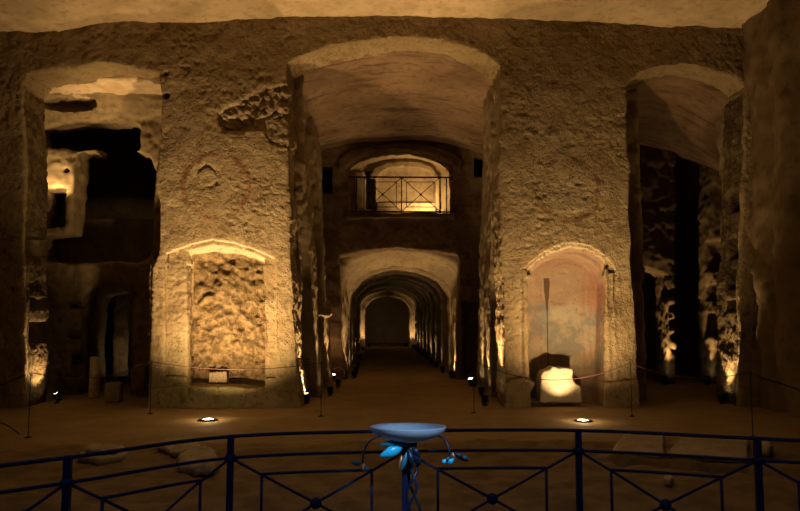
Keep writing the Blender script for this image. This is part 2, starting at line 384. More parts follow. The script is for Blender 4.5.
# ---------------------------------------------------------------- left chamber
YB = 15.3
g = Grid(-9.6, -4.0, 14.8, 16.15, -.25, 7.6, .045)
D = smax(np.maximum(YB - g.Y, g.Y - 16.0) + 0 * g.X + 0 * g.Z, np.maximum(np.maximum(-9.5 - g.X, g.X + 4.1), np.maximum(-.2 - g.Z, g.Z - 7.5)), .01)
D = add(D, np.maximum(px_poly(g, [(20, 60), (175, 60), (175, 111), (150, 117), (120, 121), (80, 124), (20, 128)], YB), np.maximum(YB - .05 - .75 * np.clip(g.Z - W(98, 123, YB).z, 0, .6) - g.Y, g.Y - YB - .3)), .05)
for pts in ([(36, 126), (80, 122), (130, 121), (139, 128), (139, 150), (80, 149), (36, 147)],
            [(77, 153), (100, 150), (128, 148), (152, 158), (156, 175), (154, 215), (152, 235), (156, 248), (150, 260), (130, 263), (100, 262), (72, 265), (40, 262), (36, 236), (68, 232), (72, 200), (75, 190)],
            [(40, 188), (67, 188), (66, 228), (36, 230)]):
    D = cut(D, px_poly(g, pts, YB), .04)
DOOR = [(82, 420), (80, 340), (81, 312), (84, 296), (92, 286), (108, 282), (121, 284), (129, 292), (131, 310), (131, 350), (130, 420)]
D = cut(D, px_poly(g, DOOR, YB), .04)
# hollow in the lit upper ledge and little notches beside the door
p = W(68, 104, YB - .2); D = cut(D, np.sqrt(((g.X - p.x) / .62) ** 2 + ((g.Z - p.z) / .14) ** 2 + ((g.Y - YB + .3) / .5) ** 2) * .16 - .16, .04)
p = W(66, 170, YB); D = cut(D, np.sqrt((g.X - p.x) ** 2 + (g.Z - p.z) ** 2) - .05, .02)
for a, b, c, d in ((68, 302, 81, 308), (66, 330, 80, 338), (70, 358, 80, 366)):
    p, q = W(a, d, YB), W(c, b, YB); D = cut(D, box(g, p.x, q.x, 15, YB + .25, p.z, q.z), .05)
rock('wall_chamber_back', D, g, M['tufa'], (.07, .045, .03), .02, 31)
# second room behind the door
g = Grid(-9.6, -4.0, 17.2, 17.9, -.25, 4.2, .05)
D = np.maximum(np.maximum(17.3 - g.Y, g.Y - 17.8) + 0 * g.X + 0 * g.Z, np.maximum(np.maximum(-9.5 - g.X, g.X + 4.1), np.maximum(-.2 - g.Z, g.Z - 4.1)))
D = cut(D, px_poly(g, [(98, 420), (98, 335), (100, 308), (104, 297), (128, 291), (128, 420)], 17.3), .03)
rock('wall_chamber_far', D, g, M['tufa'], (.04, .03, .02), 0, 33)
g = Grid(-7.6, -6.0, 17.6, 20.0, -.25, 4.2, .06)
pa, pb = W(113, 300, 18.0).x, W(134, 300, 18.0).x
D = smax(np.maximum(18.0 - g.Y, g.Y - 19.8) + 0 * g.X + 0 * g.Z, np.maximum(pa - g.X, g.X - pb), .08); D = np.maximum(D, np.maximum(-.2 - g.Z, g.Z - 4.1))
rock('wall_chamber_inner', D, g, M['tufa'], (.03, .03, .02), 0, 35)
def slab(name, x0, x1, y0, y1, z0, z1, h, mat, amp=(.05, .03, .02), seed=0, extra=None, fn=None):
    g = Grid(x0 - .2, x1 + .2, y0 - .2, y1 + .2, z0 - .2, z1 + .2, h)
    D = box(g, x0, x1, y0, y1, z0, z1)
    if extra: D = extra(g, D)
    return rock(name, D, g, mat, amp, 0, seed, fn)
slab('wall_chamber_left', -9.9, -8.3, 14.05, 16.0, -.2, 7.5, .08, M['tufa'], (.06, .05, .03), 37)
slab('wall_chamber_outer', -9.9, -9.5, 15.9, 20.3, -.2, 7.5, .1, M['tufa'], seed=38)
slab('wall_chamber_end', -9.9, -2.9, 20.0, 20.4, -.2, 7.6, .1, M['tufa'], seed=39)
zc = W(98, 66, Y0).z
slab('ceiling_chamber', -9.8, -4.15, 14.0, 15.7, zc + .0, 7.6, .05, M['ceil'], (.05, .04, .01), 41)
slab('ceiling_chamber_far', -9.8, -2.9, 15.7, 20.3, 7.3, 7.7, .1, M['ceil'], seed=42)
# ---------------------------------------------------------------- nave: two side walls of the pier mass, with pilasters
YN = 18.9
def nave_left(g, D):
    face = g.X + 2.12 + 0 * g.Y + 0 * g.Z
    lean = -.075 * g.Z
    pa = np.maximum(np.maximum(14.75 - g.Y, g.Y - 15.8), g.X - (-1.42 + lean))
    pb = np.maximum(np.maximum(16.6 - g.Y, g.Y - 17.8), g.X - (-1.40 + lean * .9))
    pz = np.maximum(np.maximum(14.1 - g.Y, g.Y - 14.2), g.X + 1.75)
    s = add(add(add(face, pa, .06), pb, .06), pz, .05)
    pe = np.maximum(18.3 - g.Y, g.X - (-1.62 + lean * .45)); s = add(s, pe, .06)
    cap = np.maximum(np.maximum(np.maximum(16.5 - g.Y, g.Y - 17.3), np.abs(g.Z - W(322, 312, 16.9).z) - .09), g.X + 1.36); s = add(s, cap, .05)
    # side arches high between the pilasters
    return smax(D, s, .02)
slab('wall_nave_left', -4.15, -1.25, 14.1, 18.95, -.2, 7.4, .045, M['tufa'], (.06, .035, .025), 51, nave_left)
def nave_right(g, D):
    face = 2.85 - g.X + 0 * g.Y + 0 * g.Z
    pa = np.maximum(np.maximum(14.75 - g.Y, g.Y - 15.7), (2.13 + .012 * g.Z) - g.X)
    pb = np.maximum(np.maximum(16.7 - g.Y, g.Y - 17.7), (2.24 + .03 * g.Z) - g.X)
    s = add(add(face, pa, .08), pb, .06)
    return smax(D, s, .02)
slab('wall_nave_right', 1.95, 4.6, 14.1, 18.95, -.2, 7.4, .045, M['tufa'], (.04, .03, .02), 53, nave_right)
def bar_ceiling(name, x0, x1, y0, y1, top, fz, nx, ny, mat, amp, seed):
    xs = np.linspace(x0, x1, nx); ys = np.linspace(y0, y1, ny)
    X, Y = np.meshgrid(xs, ys, indexing='ij'); Z = fz(X, Y)
    V = np.stack([X, Y, Z], -1).reshape(-1, 3).astype(np.float32)
    V[:, 2] += amp[0] * fbm(V, .8, 2, seed) + amp[1] * fbm(V, 3, 3, seed + 3) + amp[2] * fbm(V, 9, 2, seed + 4)
    i = np.arange(nx * ny).reshape(nx, ny)
    Q = np.stack([i[:-1, :-1], i[:-1, 1:], i[1:, 1:], i[1:, :-1]], -1).reshape(-1, 4)
    # a shell with real thickness: same skin again higher up, closed round the rim
    U = V.copy(); U[:, 2] = top
    n = nx * ny
    e = np.concatenate([np.stack([i[:-1, 0], i[1:, 0]], 1), np.stack([i[1:, -1], i[:-1, -1]], 1), np.stack([i[0, 1:], i[0, :-1]], 1), np.stack([i[-1, :-1], i[-1, 1:]], 1)])
    R = np.stack([e[:, 0], e[:, 1], e[:, 1] + n, e[:, 0] + n], 1)
    o = mesh_obj(name, np.concatenate([V, U]), np.concatenate([Q, Q[:, ::-1] + n, R]), mat); o['kind'] = 'structure'
    return o
zf = W(395, 37, Y0).z; zb = W(400, 139, YN).z
def nave_vault(X, Y):
    t = (Y - 14.0) / (YN - 14.0)
    cr = zf - .02 + (zb - zf) * t + .05 * np.sin(t * PI)
    step = .05 * (np.clip((t - .42) / .03, 0, 1)) - .06 * np.clip((t - .78) / .03, 0, 1)
    return cr + step - (.52 - .18 * t) * ((X - .3) / 2.3) ** 2
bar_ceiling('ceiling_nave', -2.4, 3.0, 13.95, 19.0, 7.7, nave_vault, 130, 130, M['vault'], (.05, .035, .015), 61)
# end wall of the nave with balcony opening above the tunnel mouth
g = Grid(-2.7, 3.5, 18.55, 19.65, -.25, 7.4, .04)
D = np.maximum(np.maximum(YN - g.Y, g.Y - 19.5) + 0 * g.X + 0 * g.Z, np.maximum(np.maximum(-2.6 - g.X, g.X - 3.4), np.maximum(-.2 - g.Z, g.Z - 7.3)))
BALC = [(349, 213), (349, 166), (358, 159), (372, 154), (390, 151), (410, 151), (428, 155), (442, 160), (451, 167), (451, 213)]
MOUTH = [(347, 400), (344, 350), (340, 300), (338, 264), (339, 256), (362, 251), (398, 248), (436, 251), (457, 255), (459, 264), (458, 300), (456, 350), (455, 400)]
D = cut(D, px_poly(g, BALC, YN), .03); D = cut(D, px_poly(g, MOUTH, YN), .04)
for a, b, c, d, dep in ((312, 166, 332, 193, .9), (475, 157, 489, 176, .9), (463, 302, 481, 376, .35)):
    p, q = W(a, d, YN), W(c, b, YN); D = cut(D, box(g, p.x, q.x, 18, YN + dep, p.z, q.z), .04)
D = add(D, np.maximum(px_poly(g, [(340, 172), (338, 160), (352, 150), (372, 145), (400, 142), (430, 145), (450, 151), (462, 160), (461, 172), (452, 166), (442, 159), (428, 154), (410, 150), (390, 150), (372, 153), (358, 158), (349, 166)], YN), np.maximum(YN - .10 - g.Y, g.Y - YN - .2)), .05)
D = add(D, np.maximum(px_poly(g, [(345, 213), (455, 213), (455, 219), (345, 219)], YN), np.maximum(YN - .12 - g.Y, g.Y - YN - .2)), .04)
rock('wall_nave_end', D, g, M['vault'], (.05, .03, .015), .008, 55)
# ---------------------------------------------------------------- balcony room
g = Grid(-1.5, 2.4, 19.3, 21.5, 3.6, 6.9, .04)
bx0, bx1 = W(347, 200, 20).x, W(453, 200, 20).x
D = box(g, -1.4, 2.3, 19.45, 21.4, 3.7, 6.8)
zs = W(400, 213, YN).z
prof = smax(np.maximum(bx0 - g.X, g.X - bx1) + 0 * g.Z, np.maximum(zs - g.Z, (g.X - .42) ** 2 * .16 + g.Z - (W(400, 153, 19.8).z)), .05)
D = cut(D, np.maximum(prof, g.Y - 20.9), .03)
YF = 20.45
frame = np.maximum(np.maximum(YF - g.Y, g.Y - 21.0) + 0 * g.X + 0 * g.Z, prof)
fo = px_poly(g, [(377, 209), (377, 180), (380, 173), (388, 169), (402, 167), (418, 168), (429, 172), (434, 179), (434, 209)], YF)
fd = px_poly(g, [(366, 209), (366, 172), (374, 171), (375, 209)], YF)
frame = cut(cut(frame, np.maximum(fo, g.Y - YF - .34), .02), fd, .02)
frame = add(frame, np.maximum(px_poly(g, [(369, 178), (374, 168), (386, 163), (402, 161), (420, 162), (432, 167), (438, 176), (434, 179), (429, 172), (418, 168), (402, 167), (388, 169), (380, 173), (377, 180)], YF), np.maximum(YF - .07 - g.Y, g.Y - YF - .1)), .02)
frame = add(frame, np.maximum(px_poly(g, [(435, 209), (435, 176), (440, 176), (440, 209)], YF), np.maximum(YF - .08 - g.Y, g.Y - YF - .1)), .02)
frame = add(frame, np.maximum(px_poly(g, [(355, 209), (355, 172), (364, 172), (364, 209)], YF), np.maximum(YF - .08 - g.Y, g.Y - YF - .1)), .02)
frame = add(frame, np.maximum(px_poly(g, [(376, 213), (376, 203), (436, 203), (436, 213)], YF), np.maximum(YF - .10 - g.Y, g.Y - YF - .3)), .02)
D = add(D, frame, .02)
rock('wall_balcony_room', D, g, M['tufa'], (.02, .02, .008), 0, 57)
# ---------------------------------------------------------------- tunnel of round arches
TY0, TY1, RS = 19.5, 44.0, 2.15
def drift(y): return .385 - .0214 * (y - 19.0)
g = Grid(-2.6, 3.0, TY0 - .1, TY1 + .6, -.25, 3.95, .07)
xc = drift(g.Y)
X = g.X - xc
ph = np.mod(g.Y - TY0, RS)
first = g.Y < TY0 + 1.15
def arch(w, sp, cr):                      # walls up to sp, elliptical head up to cr
    dz = np.maximum(g.Z - sp, 0) / (cr - sp)
    r = np.sqrt((X / w) ** 2 + dz ** 2)
    return (r - 1) * w
narrow = np.maximum(arch(1.47, 2.15, 3.05), -.5 - g.Z)
wide = np.maximum(arch(1.78, 2.25, 3.3), -.5 - g.Z)
tm = np.clip((g.Y - TY0) / 1.2, 0, 1)
mouth = np.maximum(arch(1.62 - .15 * tm, 2.9 - .72 * tm, 3.50 - .40 * tm), -.5 - g.Z)
isrib = (ph > 1.2) & (ph < 1.85)
void = np.where(isrib, narrow, wide)
void = np.where(first, mouth, void)
D = np.maximum(np.maximum(TY0 - g.Y, g.Y - (TY1 + .5)) + 0 * g.X + 0 * g.Z, np.maximum(np.maximum(-2.5 - g.X, g.X - 2.9), np.maximum(-.2 - g.Z, g.Z - 3.85)))
D = smax(D, -np.maximum(void, g.Y - TY1), .04)
# wall with an apse arch near the far end
far = np.maximum(np.maximum(38.5 - g.Y, g.Y - 39.3), -np.maximum(arch(1.22, 1.9, 2.75), -.5 - g.Z)); far = np.maximum(far, np.maximum(X - 2, g.Z - 3.6)); D = add(D, far, .03)
rock('wall_tunnel', D, g, M['tunnel'], (.05, .04, .025), 0, 71)
# ---------------------------------------------------------------- right corridor
YC = 17.6
g = Grid(4.3, 9.6, 17.3, 18.5, -.25, 7.6, .05)
D = np.maximum(np.maximum(YC - g.Y, g.Y - 18.4) + 0 * g.X + 0 * g.Z, np.maximum(np.maximum(4.4 - g.X, g.X - 9.5), np.maximum(-.2 - g.Z, g.Z - 7.5)))
D = cut(D, px_poly(g, [(630, 420), (630, 266), (650, 269), (667, 275), (667, 420)], YC), .04)
D = cut(D, px_poly(g, [(676, 420), (676, 120), (712, 110), (712, 420)], YC), .05)
for a, b, c, d in ((666, 290, 690, 297), (668, 305, 690, 311), (669, 320, 690, 326), (669, 334, 690, 340), (669, 348, 690, 354)):
    p, q = W(a, d, YC), W(c, b, YC); D = cut(D, box(g, p.x + .05, q.x, 17, 18.1, p.z, q.z), .05)
for a, b, c, d in ((708, 240, 724, 270), (711, 285, 724, 300), (708, 312, 720, 336)):
    p, q = W(a, d, YC), W(c, b, YC); D = cut(D, box(g, p.x, q.x, 17, 18.0, p.z, q.z), .05)
rock('wall_corridor_back', D, g, M['dark'], (.06, .05, .03), 0, 81)
slab('wall_corridor_end', 4.3, 10.2, 22.5, 22.9, -.2, 7.6, .12, M['tufa'], seed=82)
slab('wall_corridor_outer', 9.5, 9.9, 14.8, 22.6, -.2, 7.6, .12, M['tufa'], seed=83)
def cor_right(g, D):
    return D
slab('wall_corridor_right', 7.15, 9.8, 13.75, 14.9, -.2, 7.6, .045, M['tufa'], (.10, .06, .03), 84, cor_right)
def cor_left(g, D):
    p = W(640, 372, 15.2); q = W(636, 282, 15.2)
    dz = np.maximum(g.Z - (q.z - .5), 0)
    n = np.sqrt((g.Y - 15.6) ** 2 + dz ** 2) - .65
    n = np.maximum(np.maximum(n, -.5 - g.Z), 4.9 - g.X)
    return cut(D, n, .04)
slab('wall_corridor_left', 4.4, 5.2, 14.1, 17.7, -.2, 7.6, .05, M['tufa'], (.05, .04, .02), 85, cor_left)
zr = W(685, 65, Y0).z
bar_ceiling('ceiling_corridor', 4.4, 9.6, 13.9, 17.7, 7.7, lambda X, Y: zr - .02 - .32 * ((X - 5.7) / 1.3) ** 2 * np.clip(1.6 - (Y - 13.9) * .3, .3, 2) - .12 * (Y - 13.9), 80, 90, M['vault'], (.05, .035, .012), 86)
slab('ceiling_corridor_far', 4.3, 10, 17.6, 22.8, 7.3, 7.7, .12, M['ceil'], seed=87)
# ---------------------------------------------------------------- front hall shell
def ceil_z(X, Y):
    a = W(400, 17, 13.2).z - .09 + .09 * np.cos((X - .6) * .42) - .16 * np.clip((-5.6 - X) / 1.2, 0, 1)
    return a + .02 * (13.2 - Y)
bar_ceiling('ceiling', -8.4, 7.6, -3.0, 13.35, 7.9, ceil_z, 330, 330, M['ceil'], (.06, .03, .012), 91)
def wr(g, D):
    for y, a in ((12.75, .16), (11.9, .22), (10.6, .18)):
        D = add(D, np.sqrt((g.X - 7.12) ** 2 + (g.Y - y) ** 2) - a - .12 + 0 * g.Z, .25)
    return D
slab('wall_right', 6.98, 8.4, -3, 13.5, -.2, 7.8, .08, M['dark'], (.12, .06, .03), 93, wr)
slab('wall_left', -8.6, -7.75, -3, 13.3, -.2, 7.8, .09, M['tufa'], (.12, .06, .03), 95)
slab('wall_front', -8.6, 8.4, -3.5, -3, -.2, 7.9, .15, M['tufa'], (.1, .05, .03), 97)
# ---------------------------------------------------------------- floor
def deco_floor(k, col):
    X, Y, Z = k.xyz()
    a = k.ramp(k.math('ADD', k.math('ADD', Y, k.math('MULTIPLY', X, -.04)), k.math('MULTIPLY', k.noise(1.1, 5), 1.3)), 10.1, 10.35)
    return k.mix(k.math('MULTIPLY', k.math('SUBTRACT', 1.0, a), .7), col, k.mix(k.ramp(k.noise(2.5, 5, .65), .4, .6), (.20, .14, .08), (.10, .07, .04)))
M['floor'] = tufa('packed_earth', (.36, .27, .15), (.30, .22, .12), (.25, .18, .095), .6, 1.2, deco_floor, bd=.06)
xs = np.arange(-9.6, 10.0, .05); ys = np.concatenate([np.arange(-3.2, 5.5, .4), np.arange(5.5, 13.4, .04), np.arange(13.4, 20, .07), np.arange(20, 46, .25)])
X, Y = np.meshgrid(xs, ys, indexing='ij'); V = np.stack([X, Y, 0 * X], -1).reshape(-1, 3).astype(np.float32)
rgh = np.clip((10.2 - V[:, 1] + .8 * fbm(V, .7, 2, 3)) / .8, 0, 1)
z = .02 * fbm(V, .5, 2, 1) + .006 * fbm(V, 4, 3, 2) + rgh * (.05 * fbm(V, 1.3, 3, 6) + .035 * fbm(V, 5, 3, 8) - .02)
# shallow excavation on the right with a straight edge
p0, p1 = G(612, 456), G(752, 463)
ed = np.array([p1.x - p0.x, p1.y - p0.y]); L = np.hypot(*ed); ed /= L
u = (V[:, 0] - p0.x) * ed[0] + (V[:, 1] - p0.y) * ed[1]; vv = -(V[:, 0] - p0.x) * ed[1] + (V[:, 1] - p0.y) * ed[0]
pit = np.clip(u / .08, 0, 1) * np.clip((L - u) / .08, 0, 1) * np.clip(-vv / .04 + .5, 0, 1) * np.clip((vv + .6) / .45, 0, 1)
z -= .15 * pit
V[:, 2] = z
nx, ny = len(xs), len(ys); i = np.arange(nx * ny).reshape(nx, ny)
Q = np.stack([i[:-1, :-1], i[1:, :-1], i[1:, 1:], i[:-1, 1:]], -1).reshape(-1, 4)
fl = mesh_obj('floor', V, Q, M['floor']); fl['kind'] = 'structure'
# ---------------------------------------------------------------- helpers for things
def thing(name, label, cat, loc=(0, 0, 0), rotz=0.0, group=None):
    o = bpy.data.objects.new(name, None); COL.objects.link(o); o.empty_display_size = .1
    o.location = loc; o.rotation_euler = (0, 0, rotz); tag(o, label, cat, group); return o
def tag(o, label, cat, group=None):
    o['label'] = label; o['category'] = cat
    if group: o['group'] = group
    return o
def from_bm(name, bm, mat, parent=None, smooth=True):
    me = bpy.data.meshes.new(name); bmesh.ops.recalc_face_normals(bm, faces=bm.faces[:]); bm.to_mesh(me); bm.free()
    for p in me.polygons: p.use_smooth = smooth
    me.materials.append(mat); o = bpy.data.objects.new(name, me); COL.objects.link(o)
    if parent: o.parent = parent
    return o
def lathe(bm, prof, n=24, M=Matrix()):
    rings = []
    for r, z in prof:
        rings.append([bm.verts.new(M @ Vector((r * math.cos(2 * PI * k / n), r * math.sin(2 * PI * k / n), z))) for k in range(n)])
    for a, b in zip(rings, rings[1:]):
        for k in range(n): bm.faces.new((a[k], a[(k + 1) % n], b[(k + 1) % n], b[k]))
    if prof[0][0] > 0: bm.faces.new(rings[0][::-1])
    if prof[-1][0] > 0: bm.faces.new(rings[-1])
    bmesh.ops.remove_doubles(bm, verts=[v for r in rings for v in r], dist=1e-5)
    return bm
def tube(bm, pts, r, n=8, closed=False):
    """r: radius or list of radii"""
    P = [Vector(p) for p in pts]; m = len(P)
    R = r if isinstance(r, (list, tuple)) else [r] * m
    rings = []; up = None
    for i in range(m):
        a = P[(i - 1) % m] if (closed or i) else P[0]; b = P[(i + 1) % m] if (closed or i < m - 1) else P[-1]
        t = (b - a).normalized()
        if up is None: up = Vector((0, 0, 1)) if abs(t.z) < .9 else Vector((0, 1, 0))
        s = t.cross(up).normalized(); up = s.cross(t).normalized()
        ph = PI / n
        rings.append([bm.verts.new(P[i] + (s * math.cos(2 * PI * k / n + ph) + up * math.sin(2 * PI * k / n + ph)) * R[i]) for k in range(n)])
    pr = list(zip(rings, rings[1:])) + ([(rings[-1], rings[0])] if closed else [])
    for a, b in pr:
        for k in range(n): bm.faces.new((a[k], a[(k + 1) % n], b[(k + 1) % n], b[k]))
    if not closed: bm.faces.new(rings[0][::-1]); bm.faces.new(rings[-1])
    return bm
def bez(a, b, c, n=14):
    a, b, c = Vector(a), Vector(b), Vector(c)
    return [a * (1 - t) ** 2 + b * 2 * t * (1 - t) + c * t * t for t in [k / n for k in range(n + 1)]]
def catmull(P, n=8):
    P = [Vector(p) for p in P]; Q = [P[0] * 2 - P[1]] + P + [P[-1] * 2 - P[-2]]; o = []
    for i in range(1, len(Q) - 2):
        for k in range(n):
            t = k / n; a, b, c, d = Q[i - 1:i + 3]
            o.append(.5 * (2 * b + (c - a) * t + (2 * a - 5 * b + 4 * c - d) * t * t + (3 * b - a - 3 * c + d) * t ** 3))
    return o + [P[-1]]
def copy_tree(o, parent=None):
    c = o.copy(); COL.objects.link(c)
    if parent: c.parent = parent
    for ch in list(o.children): copy_tree(ch, c)
    return c
def floor_z(x, y):
    ix = int(np.clip(np.searchsorted(xs, x), 1, len(xs) - 1)); iy = int(np.clip(np.searchsorted(ys, y), 1, len(ys) - 1))
    return float(V_floor[(ix - 1) * ny + iy - 1, 2] + V_floor[ix * ny + iy, 2]) / 2
V_floor = V
AMBER = (1.0, .65, .29)
M['black'] = simple('black_painted_metal', (.012, .012, .014), .45, .6)
M['iron'] = simple('dark_iron', (.02, .016, .014), .5, .7)
M['navy'] = simple('navy_painted_metal', (.002, .009, .06), .6, .0, Specular_IOR_Level=.25)
M['lens'] = simple('lit_lens', (.9, .9, .9), .2, emit=(1, .78, .45), es=22)
M['steel'] = simple('brushed_steel', (.35, .34, .32), .35, .9)
M['bowl'] = simple('frosted_glass', (.50, .62, .78), .4)
nt = M['bowl'].node_tree; pb_ = [n for n in nt.nodes if n.type == 'BSDF_PRINCIPLED'][0]; ot_ = [n for n in nt.nodes if n.type == 'OUTPUT_MATERIAL'][0]
tr_ = nt.nodes.new('ShaderNodeBsdfTranslucent'); tr_.inputs['Color'].default_value = (.6, .72, .85, 1); mx_ = nt.nodes.new('ShaderNodeMixShader'); mx_.inputs[0].default_value = .4
nt.links.new(pb_.outputs[0], mx_.inputs[1]); nt.links.new(tr_.outputs[0], mx_.inputs[2]); nt.links.new(mx_.outputs[0], ot_.inputs[0])
M['leaf'] = simple('blue_glazed_leaf', (.02, .55, .95), .3)
M['leafdark'] = simple('dark_teal_leaf', (.015, .18, .28), .35)
M['copper'] = simple('copper_petal', (.55, .22, .10), .35, .5)
M['stem'] = simple('dark_blue_stem', (.012, .025, .06), .4, .3)
M['rope'] = simple('dark_red_cord', (.03, .005, .004), .9)
M['cable'] = simple('grey_cable', (.25, .20, .15), .5)
M['pale'] = tufa('pale_stone', (.62, .54, .42), (.52, .44, .33), (.40, .33, .24), .6, 2.0)
M['slab'] = tufa('grey_slab', (.46, .40, .31), (.38, .32, .24), (.26, .21, .15), .5, 2.0)
M['wood'] = tufa('old_grooved_block', (.34, .27, .17), (.27, .2, .12), (.18, .13, .08), .4, 3.0)
def lamp(name, loc, to, e, ang=100, blend=.7, r=.04, parent=None, col=AMBER):
    d = bpy.data.lights.new(name, 'SPOT'); o = bpy.data.objects.new(name, d); COL.objects.link(o)
    d.energy = e; d.spot_size = math.radians(ang); d.spot_blend = blend; d.color = col; d.shadow_soft_size = r
    o.location = loc; o.rotation_euler = (Vector(to) - Vector(loc)).to_track_quat('-Z', 'Y').to_euler()
    if parent: o.parent = parent; o.matrix_parent_inverse = Matrix()
    return o
# ---------------------------------------------------------------- recessed floor lights in front of the piers
def ground_light(pos, label, e, tilt=.35, side=0.0):
    p = Vector(pos); p.z = floor_z(p.x, p.y) + .004
    t = thing('recessed_floor_light', label, 'light', p, 0, 'recessed uplights in the floor')
    from_bm('rim', lathe(bmesh.new(), [(.085, .0), (.085, .018), (.13, .022), (.14, .012), (.14, -.03), (.085, -.03), (.085, 0)], 32), M['black'], t)
    from_bm('lens', lathe(bmesh.new(), [(.086, -.005), (.086, .012), (.06, .018), (.0, .022)], 32), M['lens'], t)
    lamp('uplight', (0, .0, .05), (side, tilt, 1), e, 106, 1.0, .06, t)
    d = bpy.data.lights.new('lens_glow', 'POINT'); o = bpy.data.objects.new('lens_glow', d); COL.objects.link(o); d.energy = 14; d.color = AMBER; d.shadow_soft_size = .05; o.location = (0, 0, .06); o.parent = t
    return t
E = dict(g1=1400, g2=720, s1=600, s2=48, s3=130, s4=40, s5=550, cor=220, tun=14, bal=130, up=260)
ground_light(G(208, 421), 'round recessed floor light in front of the left rubble niche', E['g1'], .6)
ground_light(G(583, 421), 'round recessed floor light in front of the painted niche', E['g2'], .6, .15)
# ---------------------------------------------------------------- small spotlights on yokes
def spotlight_proto():
    t = thing('floor_spotlight', 'x', 'light')
    bm = bmesh.new(); lathe(bm, [(.055, 0), (.055, .012), (.015, .016), (.015, .02)], 20); from_bm('base', bm, M['black'], t)
    bm = bmesh.new(); tube(bm, [(-.075, 0, .135), (-.075, 0, .04), (-.05, 0, .018), (.05, 0, .018), (.075, 0, .04), (.075, 0, .135)], .008, 6); from_bm('yoke', bm, M['black'], t)
    R = Matrix.Translation((0, 0, .13))
    bm = bmesh.new(); lathe(bm, [(.03, -.10), (.05, -.09), (.055, -.03), (.066, -.02), (.07, .06), (.07, .07), (.062, .07), (.062, .05)], 24, R); h = from_bm('housing', bm, M['black'], t)
    bm = bmesh.new(); lathe(bm, [(.062, .05), (.06, .055), (0, .06)], 24, R); from_bm('lens', bm, M['lens'], h)
    return t
SP = spotlight_proto(); sp_used = [0]
def spotlight(pos, to, label, e, ang=95, tilt=(0, 0), group='floor spotlights', blend=.8, light=True, z=None):
    o = SP if not sp_used[0] else copy_tree(SP)
    sp_used[0] += 1
    p = Vector(pos); p.z = (floor_z(p.x, p.y) if z is None else z) + .002
    tag(o, label, 'light', group); o.location = p
    d = Vector(to) - (p + Vector((0, 0, .13)))
    o.rotation_euler = (0, 0, math.atan2(d.x, -d.y) )
    h = [c for c in o.children if c.name.startswith('housing')][0]
    el = math.atan2(d.z, math.hypot(d.x, d.y))
    # tilt the head about the yoke's axis
    A = Matrix.Translation((0, 0, .13)) @ Matrix.Rotation(PI / 2 - el, 4, 'X') @ Matrix.Translation((0, 0, -.13))
    h.matrix_local = A
    if light: lights_todo.append((o, p, to, e, ang, blend))
    return o
lights_todo = []
spotlight(G(306, 404), (-1.72, 13.4, 4.2), 'black floor spotlight at the foot of the left pier edge', E['s1'], 60)
spotlight((-1.22, 15.05, 0), (-1.62, 15.1, 3.6), 'black floor spotlight at the foot of the first left pilaster of the central hall', 300, 50)
spotlight((-1.18, 16.9, 0), (-1.56, 16.9, 3.6), 'black floor spotlight at the foot of the second left pilaster of the central hall', 300, 50)
spotlight(G(333, 381), (-.7, 16.8, 6.4), 'black floor spotlight inside the central hall beside the left tunnel jamb', E['s2'], 135)
spotlight((-6.38, 13.8, 0), (-6.9, 13.45, 1.4), 'black floor spotlight left of the dark arched doorway', E['s3'], 90)
spotlight(G(471, 386), (.2, 15.4, 6.6), 'black floor spotlight inside the central hall beside the right tunnel jamb', E['s4'], 110)
spotlight(G(485, 405), (2.24, 13.9, 4.4), 'black floor spotlight at the foot of the right pier edge', E['s5'], 60)
spotlight((1.98, 15.0, 0), (2.2, 15.05, 3.6), 'black floor spotlight at the foot of the first right pilaster of the central hall', 300, 50)
spotlight((2.08, 16.95, 0), (2.35, 17.0, 3.6), 'black floor spotlight at the foot of the second right pilaster of the central hall', 260, 50)
spotlight((6.42, 13.55, 0), (6.72, 13.5, 2.6), 'black floor spotlight at the foot of the right opening jamb with its burial shelves', E['cor'], 70)
spotlight((W(664, 370, 17.3).x, 17.3, 0), (W(673, 300, 17.6).x, 17.72, 2.0), 'black floor spotlight under the stepped shelf pillar deep in the right corridor', 230, 60)
spotlight((W(708, 380, 17.3).x, 17.35, 0), (W(714, 340, 17.6).x, 17.75, 1.6), 'black floor spotlight under the far shelf pillar in the right corridor', 120, 45)
spotlight((5.50, 15.7, 0), (5.15, 15.2, 2.2), 'black floor spotlight by the side niche of the right corridor', 70, 80)
spotlight((W(124, 385, 17.7).x, 17.55, 0), (W(120, 300, 18).x, 18.0, 2.2), 'black floor spotlight behind the dark arched doorway', 3, 90)
for kb in range(9):
    yb = TY0 + RS * kb + 1.5; ctr = drift(yb)
    if yb > 38: break
    spotlight((ctr + 1.28, yb - .1, 0), (ctr + 1.45, yb, 2.2), 'small black spotlight at the foot of a right tunnel rib', E['tun'], 75, group='spotlights along the right tunnel ribs')
    if kb in (0, 1, 3, 6): spotlight((ctr - 1.28, yb - .1, 0), (ctr - 1.45, yb, 2.2), 'small black spotlight at the foot of a left tunnel rib', E['tun'], 75, group='spotlights along the left tunnel ribs')
spotlight((drift(19) + 1.36, 19.25, 0), (drift(19) + 1.5, 19.45, 3.0), 'small black spotlight in the right jamb of the tunnel mouth', E['tun'] * 13, 115)
spotlight((drift(19) - 1.30, 19.25, 0), (drift(19) - 1.45, 19.45, 3.0), 'small black spotlight in the left jamb of the tunnel mouth', E['tun'] * 13, 115)
for sx in (-1.0, 1.0):
    x_ = drift(38) + sx * .98
    spotlight((x_, 37.9, 0), (x_ + sx * .4, 38.5, 1.2), 'small black spotlight by the far tunnel arch, ' + ('right side' if sx > 0 else 'left side'), 110, 80, group='spotlights by the far arch')
